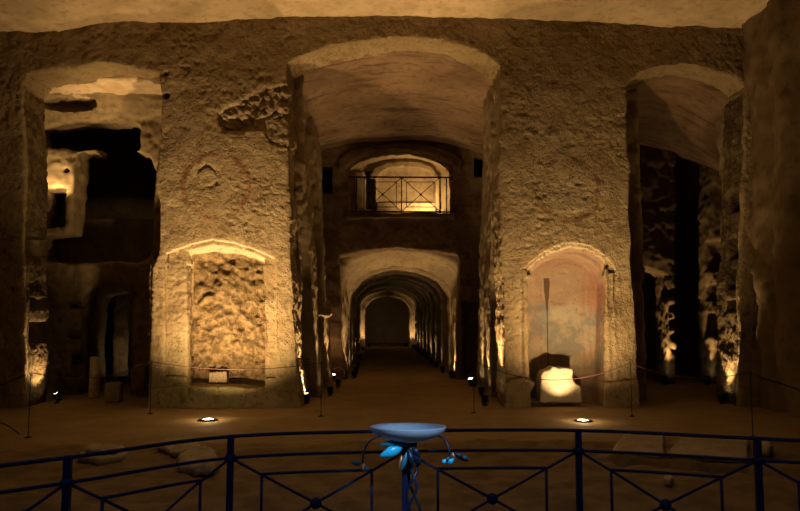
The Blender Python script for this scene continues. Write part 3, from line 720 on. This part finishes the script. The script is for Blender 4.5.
for o, p, to, e, ang, bl in lights_todo:
    d = (Vector(to) - (p + Vector((0, 0, .13)))).normalized()
    l = lamp('beam', p + Vector((0, 0, .13)) + d * .085, to, e, ang, bl, .04)
    bpy.context.view_layer.update()
    mw = l.matrix_world.copy(); l.parent = o; l.matrix_parent_inverse = (Matrix.Translation(o.location) @ o.rotation_euler.to_matrix().to_4x4()).inverted()
# lamps hidden on the upper ledge of the left chamber and in the balcony room
lamp('far_wall_lamp', (drift(41), 40.2, .2), (drift(41), 44, 2.0), 18, 90, .8, .05)
pz = W(561, 404, 13.2)
lamp('niche_fill', (pz.x, 12.75, .04), (pz.x - .03, 13.35, 1.0), 62, 84, .8, .03)  # light added without a fixture, for the block's shadow and the fresco
pz = W(57, 189, YB)
lamp('ledge_lamp', (pz.x, YB - .3, pz.z - .1), (pz.x + .1, YB + .05, pz.z + .5), 45, 150, .6, .05)
pz = W(128, 130, YB)
lamp('gallery_lamp', (-5.6, 14.55, 3.2), (-5.2, 14.75, 6.2), E['up'], 75, .9, .08)
b1 = W(425, 210, 19.9)
lamp('balcony_lamp', (b1.x, 19.75, b1.z + .12), (b1.x - .15, 20.9, b1.z + .9), E['bal'], 150, .6, .05)
# ---------------------------------------------------------------- stones
def stone(name, pts, z0, z1, mat, label, cat, Y=None, ya=None, yb=None, h=.022, amp=.02, seed=0, group=None, kround=.04, extra=None):
    """pts: ground outline (pixels) when Y is None, else front outline at depth Y between ya and yb"""
    if Y is None:
        w_ = [G(a, b, z0) for a, b in pts]; P2 = [(p.x, p.y) for p in w_]
        X0, X1 = min(p[0] for p in P2), max(p[0] for p in P2); A0, A1 = min(p[1] for p in P2), max(p[1] for p in P2)
        g = Grid(X0 - .12, X1 + .12, A0 - .12, A1 + .12, z0 - .12, z1 + .12, h)
        D = poly(g.x[:, None], g.y[None, :], P2)[:, :, None]
        D = smax(D + 0 * g.Z, np.maximum(z0 - g.Z, g.Z - z1), kround)
        base = Vector(((X0 + X1) / 2, (A0 + A1) / 2, z0))
    else:
        P2 = XZ(pts, Y)
        X0, X1 = min(p[0] for p in P2), max(p[0] for p in P2); A0, A1 = min(p[1] for p in P2), max(p[1] for p in P2)
        g = Grid(X0 - .12, X1 + .12, ya - .12, yb + .12, A0 - .12, A1 + .12, h)
        D = poly(g.x[:, None], g.z[None, :], P2)[:, None, :]
        D = smax(D + 0 * g.Y, np.maximum(ya - g.Y, g.Y - yb), kround)
        base = Vector(((X0 + X1) / 2, (ya + yb) / 2, A0))
    if extra: D = extra(g, D)
    V, Q = surface(D, g); N = normals(V, Q)
    V = V + N * (amp * fbm(V, 4, 3, seed) + amp * .4 * fbm(V, 14, 2, seed + 2))[:, None]
    o = mesh_obj(name, V - np.array(base, np.float32), Q, mat); o.location = base
    return tag(o, label, cat, group)
stone('stone_block', [(539, 402), (540, 375), (543, 371), (549, 369), (552, 366), (558, 368), (562, 367), (567, 368), (572, 369), (572, 380), (576, 384), (580, 386), (581, 402)], 0, 0, M['pale'],
      'pale broken stone block standing inside the painted arched niche', 'stone', Y=13.3, ya=13.22, yb=13.62, amp=.022, seed=3)
zs_ = .49
stone('grooved_block', [(208.5, 385.5), (208.5, 372.5), (226.5, 371.5), (226.5, 385.5)], 0, 0, M['wood'], 'small grooved tan block on the sill of the left rubble niche', 'block', Y=13.38, ya=13.37, yb=13.53, h=.014, amp=.006, seed=4, kround=.015,
      extra=lambda g, D: D + .008 * np.cos(g.X * 2 * PI / .065) + 0 * g.Y)
stone('tufa_block', [(104, 402.5), (104, 383), (118, 383), (118, 402.5)], 0, 0, M['wood'], 'low squared tufa block standing right of the column stump', 'stone', Y=13.9, ya=13.9, yb=14.2, amp=.012, seed=5)
stone('tufa_block', [(137, 389), (137, 364), (149, 364), (149, 389)], 0, 0, M['tufa'], 'dim brown tufa block raised against the right side of the left chamber', 'stone', Y=15.1, ya=14.85, yb=15.25, amp=.015, seed=6)
px_, py_ = W(94, 391, 14.75).x, 14.75
bm = bmesh.new(); rr_ = .105; zt = W(94, 357, 14.75).z
lathe(bm, [(rr_ * 1.06, 0), (rr_ * 1.05, .04), (rr_, .3), (rr_ * .98, zt - .06), (rr_ * .9, zt - .02), (rr_ * .6, zt), (0, zt + .005)], 28)
o = from_bm('column_stump', bm, M['pale']); o.location = (px_, py_, floor_z(px_, py_) - .01); tag(o, 'short pale round column stump in front of the dark doorway', 'column')
stone('stone_slab', [(78, 462), (84, 454), (100, 451), (122, 452), (129, 458), (124, 463), (100, 466)], -.02, .07, M['slab'], 'lower pale slab at the left, lying on the ground under a smaller slab', 'slab', seed=11, amp=.03)
stone('stone_slab', [(84, 454), (88, 449), (114, 448), (119, 453), (102, 456)], .06, .13, M['slab'], 'small flat slab resting on top of the pale left slab', 'slab', seed=12, amp=.025)
stone('stone_slab', [(157, 450), (166, 444), (190, 444), (202, 449), (196, 456), (172, 458)], -.02, .06, M['slab'], 'flat weathered slab behind the rounded boulder', 'slab', seed=13, amp=.03)
stone('boulder', [(177, 466), (182, 459), (206, 455), (217, 459), (219, 470), (212, 477), (196, 478), (181, 474)], -.03, .11, M['slab'], 'rounded grey boulder nearest the railing on the left', 'stone', seed=14, amp=.06, kround=.09)
for k_, (a, b, lab) in enumerate(((610, 664, 'long flat paving slab, left one of the two along the pit edge'), (666, 748, 'long flat paving slab, right one of the two along the pit edge'))):
    t0 = (a - 612) / 140; t1 = (b - 612) / 140
    yy = lambda x: 455 + (x - 612) * .05 - 4
    stone('paving_slab', [(a, yy(a) + 6), (a + 14, yy(a) - 12), (b + 1, yy(b) - 14), (b, yy(b) + 6)], -.03, .04, M['slab'], lab, 'slab', seed=20 + k_, amp=.018, group='paving slabs at the pit edge')
stone('small_stone', [(757, 455), (760, 450), (768, 449), (772, 453), (768, 458)], -.01, .10, M['slab'], 'small stone beyond the railing at the far right', 'stone', seed=25, amp=.03, h=.016)
stone('small_stone', [(662, 485), (665, 481), (672, 481), (675, 485), (670, 488)], -.02, .07, M['slab'], 'small pale stone lying in the earth in front of the pit', 'stone', seed=26, amp=.03, h=.014)
# ---------------------------------------------------------------- stanchions and cords
def stanchion(px, py, label):
    p = G(px, py); p.z = floor_z(p.x, p.y)
    t = thing('rope_stanchion', label, 'post', p, 0, 'thin posts carrying the cords')
    from_bm('base', lathe(bmesh.new(), [(.05, 0), (.05, .008), (.02, .014), (.010, .03)], 24), M['iron'], t)
    from_bm('post', lathe(bmesh.new(), [(.006, .02), (.006, .90), (.0, .905)], 12), M['iron'], t)
    bm = bmesh.new(); tube(bm, [(.022 * math.cos(a), 0, .89 + .022 * math.sin(a)) for a in [2 * PI * k / 12 for k in range(12)]], .004, 6, True); from_bm('ring', bm, M['iron'], t)
    return p + Vector((0, 0, .89))
sA = stanchion(28, 438, 'thin dark rope post at the far left of the floor')
sB = stanchion(150, 414, 'thin dark rope post at the left edge of the left pier')
sC = stanchion(321, 417, 'thin dark rope post at the left of the central passage')
sD = stanchion(474, 413, 'thin dark rope post at the right of the central passage')
sE = stanchion(632, 416, 'thin dark rope post at the right edge of the right pier')
sF = stanchion(753, 437, 'thin dark rope post in front of the right opening')
def cord(a, b, sag, label):
    u_ = (b - a).normalized() * .035; a = a + u_; b = b - u_
    P = [a.lerp(b, t) - Vector((0, 0, 4 * sag * t * (1 - t))) for t in [k / 24 for k in range(25)]]
    bm = bmesh.new(); tube(bm, [p - a for p in P], .006, 7); o = from_bm('barrier_cord', bm, M['rope']); o.location = a
    tag(o, label, 'rope', 'dark cords between the thin posts')
cord(sA, sB, .16, 'thin dark cord sagging across the left opening')
cord(sB, sC, .12, 'thin red cord strung across the left rubble niche')
cord(sD, sE, .30, 'thin red cord strung across the painted niche')
cord(sE, sF, .14, 'thin dark cord sagging across the right opening')
def fallen(P, label, r=.009):
    P = catmull(P, 8); a = P[0].copy(); bm = bmesh.new(); tube(bm, [p - a for p in P], r, 7)
    o = from_bm('loose_cord', bm, M['iron']); o.location = a; tag(o, label, 'rope')
q = sA - Vector((0, 0, .89))
fallen([sA + Vector((-.07, 0, -.03)), sA + Vector((-.9, -.3, -.35)), sA + Vector((-1.6, -.6, -.3))], 'dark cord running from the far left post out of the picture')
fallen([q + Vector((-.12, 0, .05)), q + Vector((-.26, .0, .15)), q + Vector((-.42, .05, .20)), q + Vector((-.62, .1, .22))], 'dark cord end drooping low beside the far left post')
fallen([sF + Vector((.07, -.02, -.04)), sF + Vector((.7, -.2, -.28)), sF + Vector((1.05, -.35, -.7)), sF + Vector((1.15, -.5, -.85))], 'dark cord drooping to the floor by the right wall')
# ---------------------------------------------------------------- cable loops
def coil(c, R, label, ny_=.3, group=None):
    c = Vector(c); P = []
    for k in range(60):
        a = 2 * PI * k / 24
        P.append(Vector((R * math.cos(a) * (1 + .05 * math.sin(k * 1.7)), ny_ * .12 * math.sin(a * .9 + k * .05), R + .01 + R * math.sin(a))))
    bm = bmesh.new(); tube(bm, P, .007, 6); o = from_bm('cable_coil', bm, M['cable']); o.location = c; tag(o, label, 'cable', group)
for px, py, Y, R, lab in ((338, 376, 18.3, .18, 'loose loop of cable beside the left tunnel jamb'), (474, 379, 17.4, .15, 'loose loop of cable beside the right tunnel jamb')):
    p = W(px, py, Y); coil((p.x, Y, floor_z(p.x, Y) + .0), R, lab)
# ---------------------------------------------------------------- balcony railing
YR = 18.84
def bar(bm, a, b, w=.03):
    tube(bm, [W(*a, YR), W(*b, YR)], w / 2 * 1.25, 4)
br = thing('balcony_railing', 'black iron railing with crossed panels across the upper arched opening', 'railing', W(400, 213, YR))
def bpart(name, segs, w=.03):
    bm = bmesh.new()
    for a, b in segs: bar(bm, a, b, w)
    bmesh.ops.translate(bm, vec=-Vector(W(400, 213, YR)), verts=bm.verts[:]); return from_bm(name, bm, M['black'], br, False)
bpart('top_rail', [((349, 177), (453, 177.5))], .045); bpart('bottom_rail', [((350, 211.5), (453, 212))], .04)
for x in (356.5, 364, 401.5, 440, 446.5): bpart('post', [((x, 177), (x, 214))], .035)
for xa, xb in ((364, 401.5), (401.5, 440)):
    bpart('panel_frame', [((xa + 5, 182), (xb - 5, 182)), ((xb - 5, 182), (xb - 5, 207)), ((xb - 5, 207), (xa + 5, 207)), ((xa + 5, 207), (xa + 5, 182))], .022)
    bpart('crossed_bars', [((xa, 177.5), (xb, 211.5)), ((xb, 177.5), (xa, 211.5))], .022)
    c = W((xa + xb) / 2, 194.5, YR) - Vector(W(400, 213, YR)); bm = bmesh.new(); bmesh.ops.create_uvsphere(bm, u_segments=12, v_segments=8, radius=.035, matrix=Matrix.Translation(c)); from_bm('knot', bm, M['black'], br)
# ---------------------------------------------------------------- navy railing in the foreground
tops = [G(px, py, 1.0) for px, py in ((68, 457.5), (231, 436.5), (405, 431), (578, 430.5), (757, 438.5))]
tops = [Vector((2.15 * tops[0].x - 1.15 * tops[1].x, tops[0].y - .62, 1.0))] + tops + [Vector((2.1 * tops[-1].x - 1.1 * tops[-2].x, tops[-1].y - .36, 1.0))]
NB = 16; path = catmull(tops, NB)
O_ = Vector((tops[3].x, tops[3].y, 0))
rail = thing('metal_railing', 'navy blue metal railing curving across the foreground with crossed bars', 'railing', O_)
def rp(name, P, r, n=6, smooth=True):
    bm = bmesh.new(); tube(bm, [Vector(p) - O_ for p in P], r, n); return from_bm(name, bm, M['navy'], rail, smooth)
def at(u, z): 
    i = min(int(u * NB), len(path) - 2); t = u * NB - i
    p = path[i].lerp(path[i + 1], t); return Vector((p.x, p.y, z))
nbay = len(tops) - 1
ZT, Z2, ZA, ZM, ZB, ZC = 1.0, .878, .772, .588, .408, .298
def run(u0, u1, z, n=18): return [at(u0 + (u1 - u0) * k / n, z) for k in range(n + 1)]
rp('top_rail', run(0, nbay, ZT, 110), .0105, 8); rp('middle_rail', run(0, nbay, Z2, 110), .0095, 8)
rp('lower_rail', run(0, nbay, ZC, 110), .011, 8); rp('bottom_rail', run(0, nbay, .12, 110), .0125, 8)
for k in range(nbay + 1):
    b = at(k, 0); bm = bmesh.new()
    bmesh.ops.create_cube(bm, size=1, matrix=Matrix.Translation(b - O_ + Vector((0, 0, .505))) @ Matrix.Diagonal((.036, .036, 1.01, 1)))
    bmesh.ops.bevel(bm, geom=bm.edges[:], offset=.004, segments=2, affect='EDGES')
    po = from_bm('post', bm, M['navy'], rail, False)
    bm = bmesh.new(); lathe(bm, [(.024, -.02), (.034, -.008), (.034, .008), (.024, .02)], 14, Matrix.Translation(b - O_ + Vector((0, 0, Z2)))); from_bm('collar', bm, M['navy'], po)
    bm = bmesh.new(); bmesh.ops.create_cube(bm, size=1, matrix=Matrix.Translation(b - O_ + Vector((0, 0, .006))) @ Matrix.Diagonal((.1, .1, .012, 1))); from_bm('foot_plate', bm, M['navy'], po, False)
for k in range(nbay):
    rp('diagonal_bar', [at(k, Z2)] + [at(k + t, Z2 + (ZC - Z2) * t) for t in (.25, .5, .75)] + [at(k + 1, ZC)], .008)
    rp('diagonal_bar', [at(k, ZC)] + [at(k + t, ZC + (Z2 - ZC) * t) for t in (.25, .5, .75)] + [at(k + 1, Z2)], .008)
    u0, u1 = k + .19, k + .81
    rp('upper_bar', run(u0, u1, ZA, 8), .009); rp('inner_lower_bar', run(u0, u1, ZB, 8), .009)
    rp('upright_bar', [at(u0, ZA), at(u0, ZC)], .009); rp('upright_bar', [at(u1, ZA), at(u1, ZC)], .009)
    bm = bmesh.new(); c = at(k + .5, ZM) - O_
    bmesh.ops.create_uvsphere(bm, u_segments=18, v_segments=12, radius=.035, matrix=Matrix.Translation(c) @ Matrix.Diagonal((1, .75, 1, 1))); from_bm('knot', bm, M['navy'], rail)
# ---------------------------------------------------------------- floor lamp with glass bowl and metal leaves
LY = tops[3].y - .275
bc = W(408, 427.5, LY)
lampt = thing('floor_lamp', 'floor lamp with a frosted bluish glass bowl on dark stems with blue metal leaves', 'lamp', (bc.x, LY, floor_z(bc.x, LY)))
L0 = Vector((bc.x, LY, floor_z(bc.x, LY)))
Rb = 37.2 * LY / 700.0
zr0 = bc.z
bm = bmesh.new(); hb = .082
prof = [(0, -hb)] + [(Rb * math.sin(a), -hb * (math.cos(a) ** 1.15)) for a in [PI / 2 * k / 14 for k in range(1, 14)]] + [(Rb, 0), (Rb * 1.012, .004), (Rb * .995, .008)]
prof += [(Rb * .97 * math.sin(a), -.004 - (hb - .014) * (math.cos(a) ** 1.15)) for a in [PI / 2 * k / 14 for k in range(13, 0, -1)]] + [(0, -hb + .012)]
lathe(bm, prof, 64, Matrix.Translation((0, 0, zr0 - L0.z)) @ Matrix.Rotation(math.radians(-3.5), 4, 'X')); bowl = from_bm('lamp_shade', bm, M['bowl'], lampt); bowl['label'] = 'frosted pale blue glass bowl'
def lp(px, py, dy=0.0): return W(px, py, LY + dy) - L0
bm = bmesh.new(); lathe(bm, [(.05, zr0 - L0.z - hb - .03), (.055, zr0 - L0.z - hb + .004), (.02, zr0 - L0.z - hb + .012)], 20); from_bm('bowl_holder', bm, M['stem'], lampt)
bm = bmesh.new(); lathe(bm, [(.15, 0), (.15, .012), (.05, .03), (.02, .05)], 28); from_bm('base', bm, M['stem'], lampt)
J = lp(408, 444)
def ext(P): return catmull(P, 8)
for k, P in enumerate(([J, lp(411, 470, -.02), lp(417, 487, -.03), lp(408, 508, -.02), lp(403, 530), Vector((-.03, 0, .03))],
                       [J + Vector((.01, 0, 0)), lp(409, 480, .02), lp(413, 492, .03), lp(420, 511, .02), lp(418, 540), Vector((.04, 0, .03))],
                       [J + Vector((.01, -.01, 0)), lp(417, 465, .0), lp(413, 480, -.03), lp(407, 494, -.02), lp(411, 530, 0), Vector((.0, .03, .03))])):
    bm = bmesh.new(); tube(bm, ext(P), .0085, 8); from_bm('stem', bm, M['stem'], lampt)
for k, P in enumerate(([J, lp(398, 438, -.05), lp(384, 435, -.1), lp(370, 441, -.12), lp(364, 452, -.12), lp(362.5, 463, -.12), lp(363, 471, -.12)],
                       [J, lp(416, 441, .02), lp(423, 437, .0), lp(436, 435, -.06), lp(445, 440, -.1), lp(449, 450, -.12), lp(450, 456, -.12)],
                       [J, lp(420, 458, -.03), lp(416, 470, -.05)])):
    bm = bmesh.new(); tube(bm, ext(P), .006, 7); from_bm('tendril', bm, M['stem'], lampt)
def leaf(name, a, b, width, mat, parent, bend=.02, label=None, side=Vector((0, -1, 0))):
    """curved metal leaf from a to b with a midrib fold and thickness"""
    a, b = Vector(a), Vector(b); t = (b - a); L = t.length; t.normalize()
    s = t.cross(side).normalized(); nrm = s.cross(t).normalized()
    bm = bmesh.new(); rows = []
    for k in range(13):
        u = k / 12; wv = width * .5 * (math.sin(PI * min(1, u * .95 + .03)) ** .8) * (1 - .25 * u) + .0008
        c = a + t * L * u + nrm * bend * math.sin(PI * u)
        rows.append([c - s * wv + nrm * -.25 * wv, c - s * wv * .5 - nrm * .05 * wv, c + nrm * .16 * wv, c + s * wv * .5 - nrm * .05 * wv, c + s * wv + nrm * -.25 * wv])
    th = nrm * -.004
    F_ = [[bm.verts.new(p) for p in r] for r in rows]; B_ = [[bm.verts.new(p + th) for p in r] for r in rows]
    for i in range(12):
        for j in range(4):
            bm.faces.new((F_[i][j], F_[i][j + 1], F_[i + 1][j + 1], F_[i + 1][j])); bm.faces.new((B_[i][j], B_[i + 1][j], B_[i + 1][j + 1], B_[i][j + 1]))
        bm.faces.new((F_[i][0], F_[i + 1][0], B_[i + 1][0], B_[i][0])); bm.faces.new((F_[i][4], B_[i][4], B_[i + 1][4], F_[i + 1][4]))
    for i in (0, 12):
        for j in range(4): bm.faces.new((F_[i][j], B_[i][j], B_[i][j + 1], F_[i][j + 1]))
    o = from_bm(name, bm, mat, parent)
    if label: o['label'] = label
    return o
leaf('leaf', lp(403, 446, -.09), lp(380, 456, -.12), .062, M['leaf'], lampt, .02, 'bright blue metal leaf')
leaf('leaf', lp(405, 440, -.08), lp(379, 445, -.10), .042, M['leafdark'], lampt, .03, 'dark teal metal leaf')
leaf('leaf', lp(391, 437, -.09), lp(408, 446, -.10), .045, M['leafdark'], lampt, .02, 'dark teal metal leaf')
leaf('leaf', lp(407, 452, -.09), lp(401, 471, -.09), .028, M['leafdark'], lampt, .015, 'dark teal metal leaf')
leaf('leaf', lp(402, 455, -.08), lp(399, 469, -.09), .020, M['copper'], lampt, .01, 'copper leaf')
leaf('leaf', lp(409, 447, -.09), lp(421, 465, -.07), .050, M['stem'], lampt, .02, 'dark metal leaf')
leaf('leaf', lp(408, 449, -.09), lp(414, 468, -.09), .034, M['stem'], lampt, .02, 'dark metal leaf')
leaf('leaf', lp(412, 446, -.09), lp(420, 457, -.09), .034, M['stem'], lampt, .02, 'dark metal leaf')
def flower(c, petals, cup):
    fo = bpy.data.objects.new('flower', None); COL.objects.link(fo); fo.parent = lampt
    for a, b, w_, m_, l_ in petals: leaf('petal', a, b, w_, m_, fo, .012, l_)
    bm = bmesh.new(); lathe(bm, [(.004, -.022), (.013, -.008), (.015, .004), (.009, .018), (0, .022)], 14, Matrix.Translation(c)); o = from_bm('flower_heart', bm, M['copper'], fo); o['label'] = 'copper flower heart'
flower(lp(453, 456, -.12), [(lp(453, 457, -.13), lp(442, 461.5, -.14), .034, M['stem'], 'dark metal petal'), (lp(454, 459, -.14), lp(447, 463.5, -.14), .03, M['leaf'], 'bright blue metal petal'),
                            (lp(445.5, 459, -.15), lp(442, 464, -.15), .022, M['leaf'], 'bright blue metal petal'), (lp(454, 453, -.13), lp(468, 461, -.12), .034, M['stem'], 'dark metal petal'), (lp(463, 456, -.135), lp(468, 459.5, -.135), .018, M['leaf'], 'bright blue metal petal')], 0)
flower(lp(363, 467, -.12), [(lp(361, 464, -.13), lp(351, 462, -.14), .03, M['leafdark'], 'dark teal metal petal'), (lp(364, 468, -.13), lp(369, 470, -.14), .03, M['leafdark'], 'dark teal metal petal'), (lp(362, 465, -.13), lp(364, 473, -.13), .022, M['copper'], 'copper petal')], 0)
# unseen cool spot added to brighten the lamp bowl
lamp('cool_bowl_fill', (.9, LY - 1.9, 2.35), (bc.x, LY, .91), 190, 13, .5, .05, None, (.55, .78, 1.0))
d = bpy.data.lights.new('cool_rail_fill', 'AREA'); o = bpy.data.objects.new('cool_rail_fill', d); COL.objects.link(o)  # unseen cool fill added above the railing
d.shape = 'RECTANGLE'; d.size = 6; d.size_y = .4; d.energy = 4; d.color = (.35, .55, 1.0); d.spread = math.radians(70)
o.location = (0, 2.2, 3.2); o.rotation_euler = (Vector((0, 3.9, .8)) - Vector(o.location)).to_track_quat('-Z', 'Y').to_euler()
d = bpy.data.lights.new('floor_fill', 'AREA'); o = bpy.data.objects.new('floor_fill', d); COL.objects.link(o)  # unseen overhead fill added to brighten the floor
d.shape = 'RECTANGLE'; d.size = 9; d.size_y = 3; d.energy = 19; d.color = (1, .62, .25); d.spread = math.radians(100)
o.location = (0, 7.5, 6.9); o.rotation_euler = (0, 0, 0)
# unseen warm ambient fill added behind the viewer
d = bpy.data.lights.new('hall_fill', 'AREA'); o = bpy.data.objects.new('hall_fill', d); COL.objects.link(o)
d.size = 5; d.energy = 6; d.color = (1, .62, .28); o.location = (0, -1.5, 5.0)
o.rotation_euler = (Vector((0, 11, 2)) - Vector(o.location)).to_track_quat('-Z', 'Y').to_euler()
# ---------------------------------------------------------------- view settings
S.view_settings.view_transform = 'Standard'; S.view_settings.look = 'None'
S.view_settings.gamma = 1; S.view_settings.use_curve_mapping = False
S.view_settings.exposure = 0
w = bpy.data.worlds.new('world'); S.world = w; w.use_nodes = True
w.node_tree.nodes['Background'].inputs[0].default_value = (0, 0, 0, 1)
S.cycles.use_denoising = True; S.cycles.denoising_input_passes = 'RGB_ALBEDO_NORMAL'; S.cycles.denoising_prefilter = 'ACCURATE'
S.cycles.max_bounces = 6; S.cycles.diffuse_bounces = 2; S.cycles.sample_clamp_indirect = 4
